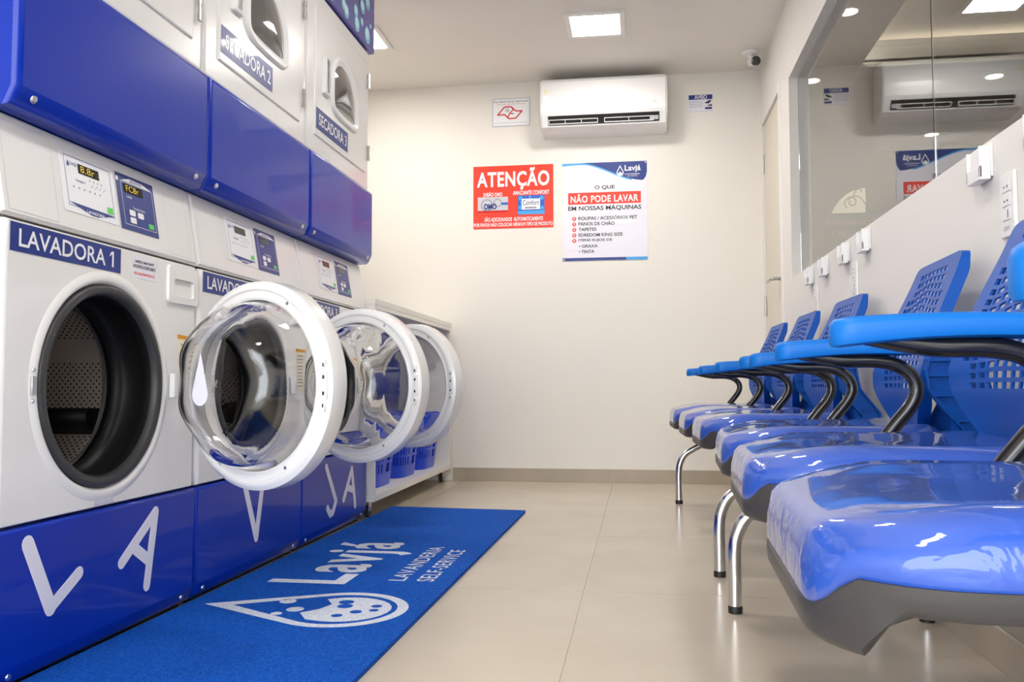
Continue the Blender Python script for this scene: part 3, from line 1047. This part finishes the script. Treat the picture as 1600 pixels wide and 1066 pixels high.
for i in range(3):
    y0 = 1.428 + i * MW
    d_ = tag(empty('tumble_dryer', (XM, y0, 1.096)), dlab[i], 'dryer', 'dryers stacked on the washers')
    off = Vector((0, 0, -1.096))

    def dp(name, me, parent=d_):
        o = link(name, me, parent)
        if parent is d_:
            o.location = off
        return o
    bm = rounded_panel(.004, MW - .004, 1.412, 2.030, -.75, .002, .012)
    bd_ = dp('body', finish(bm, 'white_enamel'))
    bm = rounded_panel(.003, MW - .003, 1.0965, 1.409, -.745, .024, .014)
    bmesh.ops.bisect_plane(bm, geom=bm.verts[:] + bm.edges[:] + bm.faces[:], plane_co=(0, 0, 1.134), plane_no=(0, 0, 1))
    for v in bm.verts:
        if v.co.z < 1.13 and v.co.x > -.2:
            v.co.x -= .018 * (1.13 - v.co.z) / .034
    bmesh.ops.recalc_face_normals(bm, faces=bm.faces)
    lo = dp('lower_panel', finish(bm, 'blue_enamel'))
    lo['label'] = 'glossy blue access panel with screws'
    for yy in (.055, MW - .055):
        bm = bmesh.new()
        lathe(bm, [(-.004, .010), (0, .010), (.004, .007), (.0045, 0)], 'x', (.0165, yy, 1.122), 14)
        obj('screw', bm, 'screw', lo)
    # door
    bm = rounded_panel(.080, .662, 1.484, 1.968, .000, .008, .005)
    dd = dp('door', finish(bm, 'white_enamel'))
    o = link('window_frame', me_winframe, dd); o.location = (.008, 0, 0)
    o = link('window_glass', me_winglass, dd); o.location = (.0085, 0, 0)
    o['label'] = 'dark curved dryer window'
    o = link('door_handle', me_handle, dd); o.location = (.008, 0, 0)
    for zz in (1.575, 1.89):
        bm = bmesh.new()
        lathe(bm, [(-.032, 0), (-.032, .007), (-.012, .007), (-.012, .0055), (.012, .0055), (.012, .007), (.032, .007), (.032, 0)], 'z', (.012, .687, zz), 10)
        obj('hinge', bm, 'steel', dd)
    f = Frame((.0083, 0, 0), (0, 1, 0), (0, 0, 1), dd)
    sg = f.rect('name_plate', .088, 1.509, .432, 1.588, 'navy_print', 2)
    f.text('SECADORA %d' % (i + 1), .112, 1.527, .415, 1.570, 'white_print', 4, .012, parent=sg)

# bubble fascia over the dryers
fa = tag(empty('bubble_fascia', (XM, 1.428, 2.035)), 'violet-blue fascia panel with pale bubbles above the dryers', 'panel')
obj('board', bbox((-.75, 0, 0), (.015, MW * 3 + .03, H - 2.036), .003), 'bubble_blue', fa)
f = Frame((.0152, 0, 0), (0, 1, 0), (0, 0, 1), fa, .0008)
bub = [(1.664, .002, .034), (1.80, .048, .028), (1.83, .030, .032), (1.945, .085, .030), (2.03, .14, .034), (1.962, .017, .036), (2.025, .072, .020), (2.098, .045, .040), (2.14, .10, .013), (1.72, .10, .03), (1.88, .15, .022), (2.10, .19, .035), (1.76, .2, .04), (1.95, .26, .03)]
for k in range(22):
    bub.append((random.uniform(.05, 1.55), random.uniform(.05, .34), random.uniform(.015, .04)))
for k, (u, v, rr) in enumerate(bub):
    if v - rr < 0.001:
        v = rr + .002
    o = f.poly('bubble', circ(u, v, rr * .92, 22), 'bubble_fill', 1 + (k % 5) * .3)
    f.poly('bubble_shine', circ(u - rr * .15, v + rr * .1, rr * .6, 18), 'bubble_light', 3 + (k % 5) * .3, parent=o)

# ------------------------------------------------------------------ laundry cart and baskets
CX0, CX1, CY0, CY1 = -1.51, -1.125, 3.607, 5.150
ct = tag(empty('laundry_cart', ((CX0 + CX1) / 2, (CY0 + CY1) / 2, 0)), 'white shelf cart on castors against the back wall, blue inside', 'cart')


def cpart(name, a, b_, mname, bev=.002):
    c = Vector(ct.location)
    return obj(name, bbox(Vector(a) - c, Vector(b_) - c, bev), mname, ct)


cpart('top_board', (CX0, CY0, .925), (CX1, CY1, .953), 'cart_white')
cpart('bottom_shelf', (CX0, CY0, .075), (CX1, CY1, .105), 'cart_white')
cpart('side_board', (CX0, CY1 - .028, .105), (CX1 - .002, CY1, .925), 'cart_white')
cpart('side_board', (CX0, CY0, .105), (CX1 - .002, CY0 + .028, .925), 'cart_white')
cpart('back_board', (CX0 + .001, CY0 + .03, .106), (CX0 + .012, CY1 - .03, .924), 'cart_blue', 0)
cpart('front_rail', (CX1 - .018, CY0 + .03, .905), (CX1, CY1 - .03, .924), 'cart_white', 0)
cpart('upper_panel', (CX0 + .014, CY0 + .03, .55), (CX0 + .020, CY1 - .03, .92), 'cart_blue', 0)
for x in (CX0 + .05, CX1 - .05):
    for y in (CY0 + .06, CY1 - .06):
        c = Vector(ct.location)
        bm = bmesh.new()
        box(bm, Vector((x - .025, y - .025, .070)) - c, Vector((x + .025, y + .025, .0749)) - c)
        box(bm, Vector((x - .014, y - .02, .03)) - c, Vector((x - .011, y + .02, .071)) - c)
        box(bm, Vector((x + .011, y - .02, .03)) - c, Vector((x + .014, y + .02, .071)) - c)
        cs = obj('castor', bm, 'steel', ct, smooth=False)
        bm = bmesh.new()
        lathe(bm, [(-.010, 0), (-.010, .024), (-.007, .027), (.007, .027), (.010, .024), (.010, 0)], 'x', Vector((x, y + .008, .0272)) - c, 20)
        obj('wheel', bm, 'rubber_grey', cs)


def basket_mesh():
    bm = bmesh.new()
    n, rows = 64, 11
    zs = [0, .05, .062, .105, .117, .16, .172, .215, .227, .265, .30]
    V = []
    for z in zs:
        t = z / .30
        a, c = .125 + .035 * t, .165 + .035 * t
        ring = []
        for k in range(n):
            th = 2 * PI * (k + (.0 if k % 2 == 0 else -.25)) / n
            e = 4.0
            cc, ss = math.cos(th), math.sin(th)
            ring.append(bm.verts.new((a * math.copysign(abs(cc) ** (2 / e), cc), c * math.copysign(abs(ss) ** (2 / e), ss), z)))
        V.append(ring)
    for i in range(len(zs) - 1):
        for k in range(n):
            hole = (zs[i] in (.062, .117, .172)) and k % 2 == 0
            if zs[i] == .05 or not hole:
                if zs[i] in (.05,) or True:
                    if hole:
                        continue
                    bm.faces.new((V[i][k], V[i][(k + 1) % n], V[i + 1][(k + 1) % n], V[i + 1][k]))
    bm.faces.new(V[0][::-1])
    bmesh.ops.recalc_face_normals(bm, faces=bm.faces)
    bmesh.ops.solidify(bm, geom=bm.faces[:], thickness=.004)
    return bm


me_basket = finish(basket_mesh(), 'basket_blue', angle=30)
bm = bmesh.new()
pts = []
for k in range(49):
    th = 2 * PI * k / 48
    cc, ss = math.cos(th), math.sin(th)
    pts.append((.165 * math.copysign(abs(cc) ** .5, cc), .20 * math.copysign(abs(ss) ** .5, ss), .30))
tube(bm, pts, .009, 8, False, up=Vector((0, 0, 1)))
me_rim = finish(bm, 'basket_blue')
for k, lab in ((0, 'blue slotted laundry basket in the cart nearest the machines'), (1, 'blue slotted laundry basket in the middle of the cart'), (2, 'blue slotted laundry basket in the cart nearest the back wall')):
    r = tag(empty('laundry_basket', (-1.312, (3.96, 4.42, 4.87)[k], .1055)), lab, 'basket', 'blue baskets in the cart')
    link('basket_body', me_basket, r)
    link('rim', me_rim, r)

# ------------------------------------------------------------------ entrance mat
mt = tag(empty('entrance_mat', (0, 0, 0)), 'long blue looped entrance mat with white drop logo', 'mat')
bm = bmesh.new()
corners = [(-1.176, .80), (-.5555, .80), (-.512, 3.908), (-1.146, 3.955)]
prism(bm, corners, (0, 0, 0), (1, 0, 0), (0, 1, 0), (0, 0, 1), .0002, .011)
obj('carpet', bm, 'mat_blue', mt, smooth=False)
f = Frame((0, 0, .011), (0, 1, 0), (-1, 0, 0), mt, .0006)
f.text('Lavjá', 2.385, .755, 3.04, 1.06, 'mat_white', 1, .022, space=1.12)
f.text('LAVANDERIA', 2.45, .672, 2.975, .722, 'mat_white', 1, .008, space=1.1)
f.text('SELF-SERVICE', 2.452, .588, 2.93, .640, 'mat_white', 1, .008, space=1.1)
f.ring('drop_outline', drop_pts(2.125, .748, .170, .366, 48), drop_pts(2.125, .748, .142, .288, 48), 'mat_white', 1)
blob = [(2.02, .80), (2.075, .835), (2.115, .80), (2.165, .785), (2.215, .815)] + [(2.125 + .118 * math.cos(t), .738 + .118 * math.sin(t)) for t in [math.radians(a) for a in range(20, -205, -15)]]
f.poly('drop_filling', blob, 'mat_white', 1)
for u, v, rr in ((2.19, .755, .020), (2.15, .745, .020), (2.10, .70, .015), (2.16, .665, .014), (2.06, .735, .014), (2.12, .66, .012)):
    f.poly('drop_hole', circ(u, v, rr, 16), 'mat_blue', 2)
for u, v, rr in ((2.18, .91, .022), (2.105, .86, .022), (2.06, .89, .014)):
    f.poly('drop_bubble', circ(u, v, rr, 16), 'mat_white', 1)

# ------------------------------------------------------------------ waiting benches (local: x towards the wall, y along the bench, z up)


def rr_outline(d0, d1, hw, rf, rb, n=10):
    out = []
    for cx, cy, a0, rr in ((d1 - rb, hw - rb, 0, rb), (d0 + rf, hw - rf, 90, rf), (d0 + rf, -hw + rf, 180, rf), (d1 - rb, -hw + rb, 270, rb)):
        for k in range(n + 1):
            a = math.radians(a0 + 90 * k / n)
            out.append((cx + rr * math.cos(a), cy + rr * math.sin(a)))
        # straight runs get extra points for smooth height changes
    res = []
    for p, q in zip(out, out[1:] + out[:1]):
        L_ = math.hypot(q[0] - p[0], q[1] - p[1])
        m = max(1, int(L_ / .03))
        for k in range(m):
            res.append((p[0] + (q[0] - p[0]) * k / m, p[1] + (q[1] - p[1]) * k / m))
    return res


def sstep(a, b_, x):
    t = max(0, min(1, (x - a) / (b_ - a)))
    return t * t * (3 - 2 * t)


D0, D1, HWS = -.098, .345, .228


def inset(ins):
    return D0 + ins, D1 - ins, HWS - ins


def seat_rows(levels, fn):
    base = rr_outline(D0, D1, HWS, .105, .07)
    cx, cy = (D0 + D1) / 2, 0
    rows = []
    for ins, z in levels:
        sx = (D1 - D0 - 2 * ins) / (D1 - D0)
        sy = (HWS - ins) / HWS
        row = []
        for d, u in base:
            dd, uu = cx + (d - cx) * sx, u * sy
            row.append((dd, uu, fn(dd, uu, z)))
        rows.append(row)
    return rows


def cushion_z(d, u, z):
    if z < .47:
        z -= .031 * sstep(-.066, -.097, d) * (1 if z < .45 else .7 if z < .46 else .45)
    z -= .014 * sstep(.05, -.10, d) * (z > .46)
    z += .010 * sstep(.22, .34, d)
    z -= .006 * (1 - (u / HWS) ** 2) * (z > .47)
    return z


bm = loops_mesh(seat_rows([(.003, .432), (.0, .440), (.001, .455), (.006, .468), (.014, .478), (.026, .485), (.045, .489), (.08, .489), (.13, .488), (.19, .487), (.215, .487)], cushion_z))
me_cushion = finish(bm, 'seat_cushion', angle=80)


def shell_z(d, u, z):
    if z > .425:
        return z - .031 * sstep(-.066, -.097, d)
    return z - .034 * sstep(-.044, -.064, d)


bm = loops_mesh(seat_rows([(.012, .434), (.0, .433), (.0, .427), (.001, .418), (.004, .413), (.009, .4105), (.020, .409), (.034, .4085), (.046, .408), (.056, .4078), (.09, .407), (.15, .405), (.21, .405)], shell_z))
me_shell = finish(bm, 'seat_shell', angle=50)


# backrest
ZB0, ZB1 = .455, .850


def back_x(z):
    pts = [(.44, .335), (.50, .315), (.56, .300), (.60, .302), (.66, .318), (.74, .348), (.80, .372), (.86, .394)]
    for (a, xa), (c, xc) in zip(pts, pts[1:]):
        if z <= c:
            t = (z - a) / (c - a)
            return xa + (xc - xa) * t
    return pts[-1][1]


def back_hw(z):
    pts = [(.44, .05), (.455, .06), (.49, .115), (.53, .170), (.57, .207), (.60, .215), (.65, .208), (.72, .192), (.80, .176), (.838, .168), (.846, .160), (.850, .140)]
    for (a, xa), (c, xc) in zip(pts, pts[1:]):
        if z <= c:
            t = (z - a) / (c - a)
            return xa + (xc - xa) * t
    return pts[-1][1]


def back_mesh():
    bm = bmesh.new()
    # breaks: alternating rib / slot
    colsb = [-1.0, -.86]
    nslot = 9
    span = 1.56
    p = span / nslot
    for k in range(nslot):
        colsb += [-.78 + k * p + p * .22, -.78 + (k + 1) * p - .001]
    colsb = sorted(set(round(c, 4) for c in colsb + [.86, 1.0]))
    slots_c = set(round(-.78 + k * p + p * .22, 4) for k in range(nslot))
    rowsb = [ZB0, .48, .505, .53, .552]
    z = .565
    slots_r = set()
    while z < .822:
        rowsb += [round(z, 4), round(z + .0100, 4)]
        slots_r.add(round(z, 4))
        z += .0168
    rowsb += [.838, .846, ZB1]
    G = []
    for zz in rowsb:
        row = []
        for c in colsb:
            hw = back_hw(zz)
            y = c * hw
            inner = max(0, 1 - (abs(c) / .9) ** 4)
            mid = sstep(.56, .72, zz) * sstep(.846, .74, zz)
            zs_ = zz + (.008 - abs(c) * .036) * inner * mid
            bow = .012 * (c * c)
            row.append(bm.verts.new((back_x(zs_) - bow * sstep(.86, .6, zz), y, zs_)))
        G.append(row)
    holes = []
    for i in range(len(rowsb) - 1):
        for j in range(len(colsb) - 1):
            fce = bm.faces.new((G[i][j], G[i][j + 1], G[i + 1][j + 1], G[i + 1][j]))
            zc = rowsb[i]
            lim = .78 if .60 < zc < .78 else .66
            if rowsb[i] in slots_r and colsb[j] in slots_c and abs((colsb[j] + colsb[j + 1]) / 2) < lim:
                holes.append(fce)
    be = [e for e in bm.edges if len(e.link_faces) == 1]
    r = bmesh.ops.extrude_edge_only(bm, edges=be)
    for v in r['geom']:
        if isinstance(v, bmesh.types.BMVert):
            v.co.x += .026 - .010 * sstep(.80, .85, v.co.z)
    bmesh.ops.delete(bm, geom=holes, context='FACES')
    bmesh.ops.recalc_face_normals(bm, faces=bm.faces)
    bmesh.ops.solidify(bm, geom=bm.faces[:], thickness=.004)
    return bm


me_back = finish(back_mesh(), 'chair_blue', angle=40)
bm = bmesh.new()
for sgn in (-1, 1):
    # curved side stem with front and rear flange and ribs
    fr_ = [(.314, .660), (.296, .600), (.302, .56), (.330, .52), (.362, .485), (.378, .43)]
    re_ = [(.344, .660), (.350, .600), (.358, .56), (.385, .525), (.412, .49), (.415, .43)]
    yo = sgn * .213
    prism(bm, fr_ + re_[::-1], (0, yo, 0), (1, 0, 0), (0, 0, 1), (0, 1, 0), -.003, .003)
    for path in (fr_, re_):
        for (a, za), (c, zc) in zip(path, path[1:]):
            prism(bm, [(a - .002, za), (a + .003, za), (c + .003, zc), (c - .002, zc)], (0, yo, 0), (1, 0, 0), (0, 0, 1), (0, sgn, 0), -.03 if False else -.002, .016)
    for zz, a, c in ((.62, .298, .348), (.59, .297, .350), (.55, .306, .362), (.50, .348, .402)):
        prism(bm, [(a, zz - .002), (c, zz - .002), (c, zz + .002), (a, zz + .002)], (0, yo, 0), (1, 0, 0), (0, 0, 1), (0, sgn, 0), 0, .013)
    # bracket reaching inwards with an oval opening
    prism(bm, [(sgn * .211, .50), (sgn * .12, .535), (sgn * .06, .50), (sgn * .045, .44), (sgn * .075, .44), (sgn * .10, .468), (sgn * .14, .468), (sgn * .165, .44), (sgn * .211, .44)], (.345, 0, 0), (0, 1, 0), (0, 0, 1), (1, 0, 0), 0, .02)
box(bm, (.31, -.20, .412), (.41, .20, .432), .006)
me_stem = finish(bm, 'chair_blue', angle=35)

# arm: tube and pad
bm = bmesh.new()
tube(bm, smooth_path([(.045, 0, .634), (.09, 0, .624), (.13, 0, .618), (.185, 0, .617), (.225, 0, .608), (.252, 0, .585), (.258, 0, .557), (.245, 0, .528), (.215, 0, .490), (.175, 0, .437), (.155, 0, .395), (.150, 0, .372)], 6), .0135, 14)
me_armtube = finish(bm, 'black_tube', angle=60)
rows = []
for ins, zz in ((.010, .627), (.002, .629), (0, .634), (0, .646), (.002, .652), (.007, .6555), (.016, .657), (.023, .6572)):
    row = []
    for d, u in rr_outline(ins, .262 - ins, .0275 - ins, min(.026, .0265 - ins) if ins < .02 else .003, .012 if ins < .012 else .002, 6):
        row.append((d, u, zz - .010 * (1 - d / .262) ** 2 * (1 if zz < .64 else .2) + .004 * math.sin(PI * d / .262)))
    rows.append(row)
n0 = min(len(r_) for r_ in rows)
# equalise by resampling every loop to the same count


def resample(row, n):
    P = [Vector(p) for p in row] + [Vector(row[0])]
    L_ = [0]
    for a, c in zip(P, P[1:]):
        L_.append(L_[-1] + (c - a).length)
    out = []
    j = 0
    for k in range(n):
        s_ = L_[-1] * k / n
        while L_[j + 1] < s_:
            j += 1
        t = (s_ - L_[j]) / max(1e-9, L_[j + 1] - L_[j])
        out.append(P[j].lerp(P[j + 1], t))
    return out


bm = loops_mesh([resample(r_, 60) for r_ in rows])
bm.verts.ensure_lookup_table()
bm.faces.new([bm.verts[k] for k in range(60)][::-1])
me_pad = finish(bm, 'pad_blue', angle=50)

# legs
bm = bmesh.new()
tube(bm, smooth_path([(-.05, 0, .012), (-.05, 0, .08), (-.05, 0, .15), (-.043, 0, .195), (-.02, 0, .237), (.03, 0, .270), (.09, 0, .300), (.155, 0, .335)], 6), .0165, 18)
me_legf = finish(bm, 'chrome', angle=60)
bm = bmesh.new()
tube(bm, smooth_path([(.40, 0, .012), (.40, 0, .08), (.40, 0, .15), (.393, 0, .195), (.37, 0, .237), (.32, 0, .270), (.26, 0, .300), (.195, 0, .335)], 6), .0165, 18)
me_legr = finish(bm, 'chrome', angle=60)
bm = bmesh.new()
lathe(bm, [(0, 0), (0, .0175), (.016, .018), (.018, .0168), (.018, 0)], 'z', (0, 0, 0), 18)
me_tip = finish(bm, 'black_rubber', angle=40)

blab = ['far bench of three film-wrapped blue seats, nearest the back wall', 'near bench of three film-wrapped blue seats, closest to the camera']
P_ = .607
for bi, (ax, ay, slope) in enumerate(((.234, 4.40, .0290), (.288, 2.36, -.0400))):
    # y axis of the bench runs from its near end to its far end
    rz = math.atan(slope) if False else math.atan2(slope, 1)
    br = tag(empty('waiting_bench', (ax, ay, 0), rz), blab[bi], 'bench', 'blue waiting benches')
    beam = obj('beam', bbox((.118, -P_ * 3 - .03, .330), (.182, .03, .385), .004), 'black_tube', br)
    for k in range(4):
        at = link('armrest', me_armtube, br, (0, -P_ * k, 0))
        at['label'] = 'black tube armrest'
        pd = link('arm_pad', me_pad, at)
        pd['label'] = 'bright blue arm pad'
    for k in range(3):
        yc = -P_ * (k + .5)
        st = link('seat', me_shell, br, (0, yc, 0))
        st['label'] = 'grey seat shell'
        cu = link('cushion', me_cushion, st)
        cu['label'] = 'blue cushion under clear film'
        obj('seat_bracket', bbox((.10, -.14, .3855), (.26, .14, .4045), .002), 'black_tube', st)
        bk = link('backrest', me_back, br, (0, yc, 0))
        bk['label'] = 'blue slotted plastic backrest'
        link('back_stem', me_stem, bk)
    for k, yy in enumerate((-.095, -P_ * 3 + .105)):
        lg = link('leg', me_legf, br, (0, yy, 0))
        lg['label'] = 'bent chrome leg'
        link('foot_tip', me_tip, lg, (-.05, 0, .0003))
        lg = link('leg', me_legr, br, (0, yy, 0))
        lg['label'] = 'bent chrome leg'
        link('foot_tip', me_tip, lg, (.40, 0, .0003))

# ------------------------------------------------------------------ phone holders and outlets under the window
hl = ['small white phone holder nearest the door under the window', 'white phone holder second from the door under the window', 'white phone holder third from the door under the window',
      'white phone holder fourth from the door, above the third outlet plate from the right edge', 'large-looking white phone holder above the nearest blue backrests', 'white phone holder cut by the right edge of the picture']
hl[3] = 'white phone holder fourth from the door under the window'
for k, y in enumerate((3.716, 3.433, 3.097, 2.823, 1.875, 1.60)):
    r = tag(empty('phone_holder', (XR, y + .037, .992)), hl[k], 'holder', 'white phone holders under the window')
    obj('back_plate', bbox((-.006, -.036, .006), (-.0003, .036, .076), .002), 'white_plastic', r)
    bm = bbox((-.028, -.036, .0), (-.006, .036, .006), .002)
    box(bm, (-.028, -.036, .004), (-.022, .036, .03), .002)
    box(bm, (-.028, .030, .004), (-.006, .036, .07), .002)
    box(bm, (-.028, -.036, .004), (-.006, -.030, .07), .002)
    obj('tray', bm, 'white_plastic', r)
    obj('charger_block', bbox((-.021, -.026, .008), (-.0065, .026, .072), .004), 'white_plastic', r)
ol = ['slim outlet plate under the two phone holders nearest the door', 'slim outlet plate below the middle pair of phone holders', 'slim white outlet plate marked 110 V beside the nearest backrest']
for k, y in enumerate((3.66, 3.02, 1.80)):
    r = tag(empty('outlet_plate', (XR, y, .86)), ol[k], 'outlet', 'outlet plates under the window')
    obj('plate', bbox((-.008, -.032, 0), (-.0003, .032, .125), .002), 'frame_white', r)
    f = Frame((-.0082, 0, 0), (0, -1, 0), (0, 0, 1), r)
    for z in (.088, .060, .032):
        bm = bmesh.new()
        box(bm, (-.0095, -.019, z), (-.0078, .019, z + .024), .0012)
        so = obj('socket', bm, 'white_plastic', r)
    for z in (.098, .070):
        f.polys('socket_holes', [circ(-.007, z, .0025, 8), circ(.007, z, .0025, 8)], 'dark_print', 4)
    f.rect('switch_mark', .006, .036, .009, .052, 'dark_print', 4)
    f.text('110 V', -.013, .012, .013, .021, 'navy_dark', 3)

# ------------------------------------------------------------------ outside the shop front (behind the camera)
struct(obj('pavement', bbox((-30, -40, -.10), (30, YF, -.02)), 'pavement', smooth=False), 'grey pavement outside the shop front', 'ground')
bm = bmesh.new()
box(bm, (XL, YF - .06, 2.25), (XR, YF, H + .3))
struct(obj('wall_front', bm, 'frame_white', smooth=False), 'white header beam over the open shop front', 'wall')
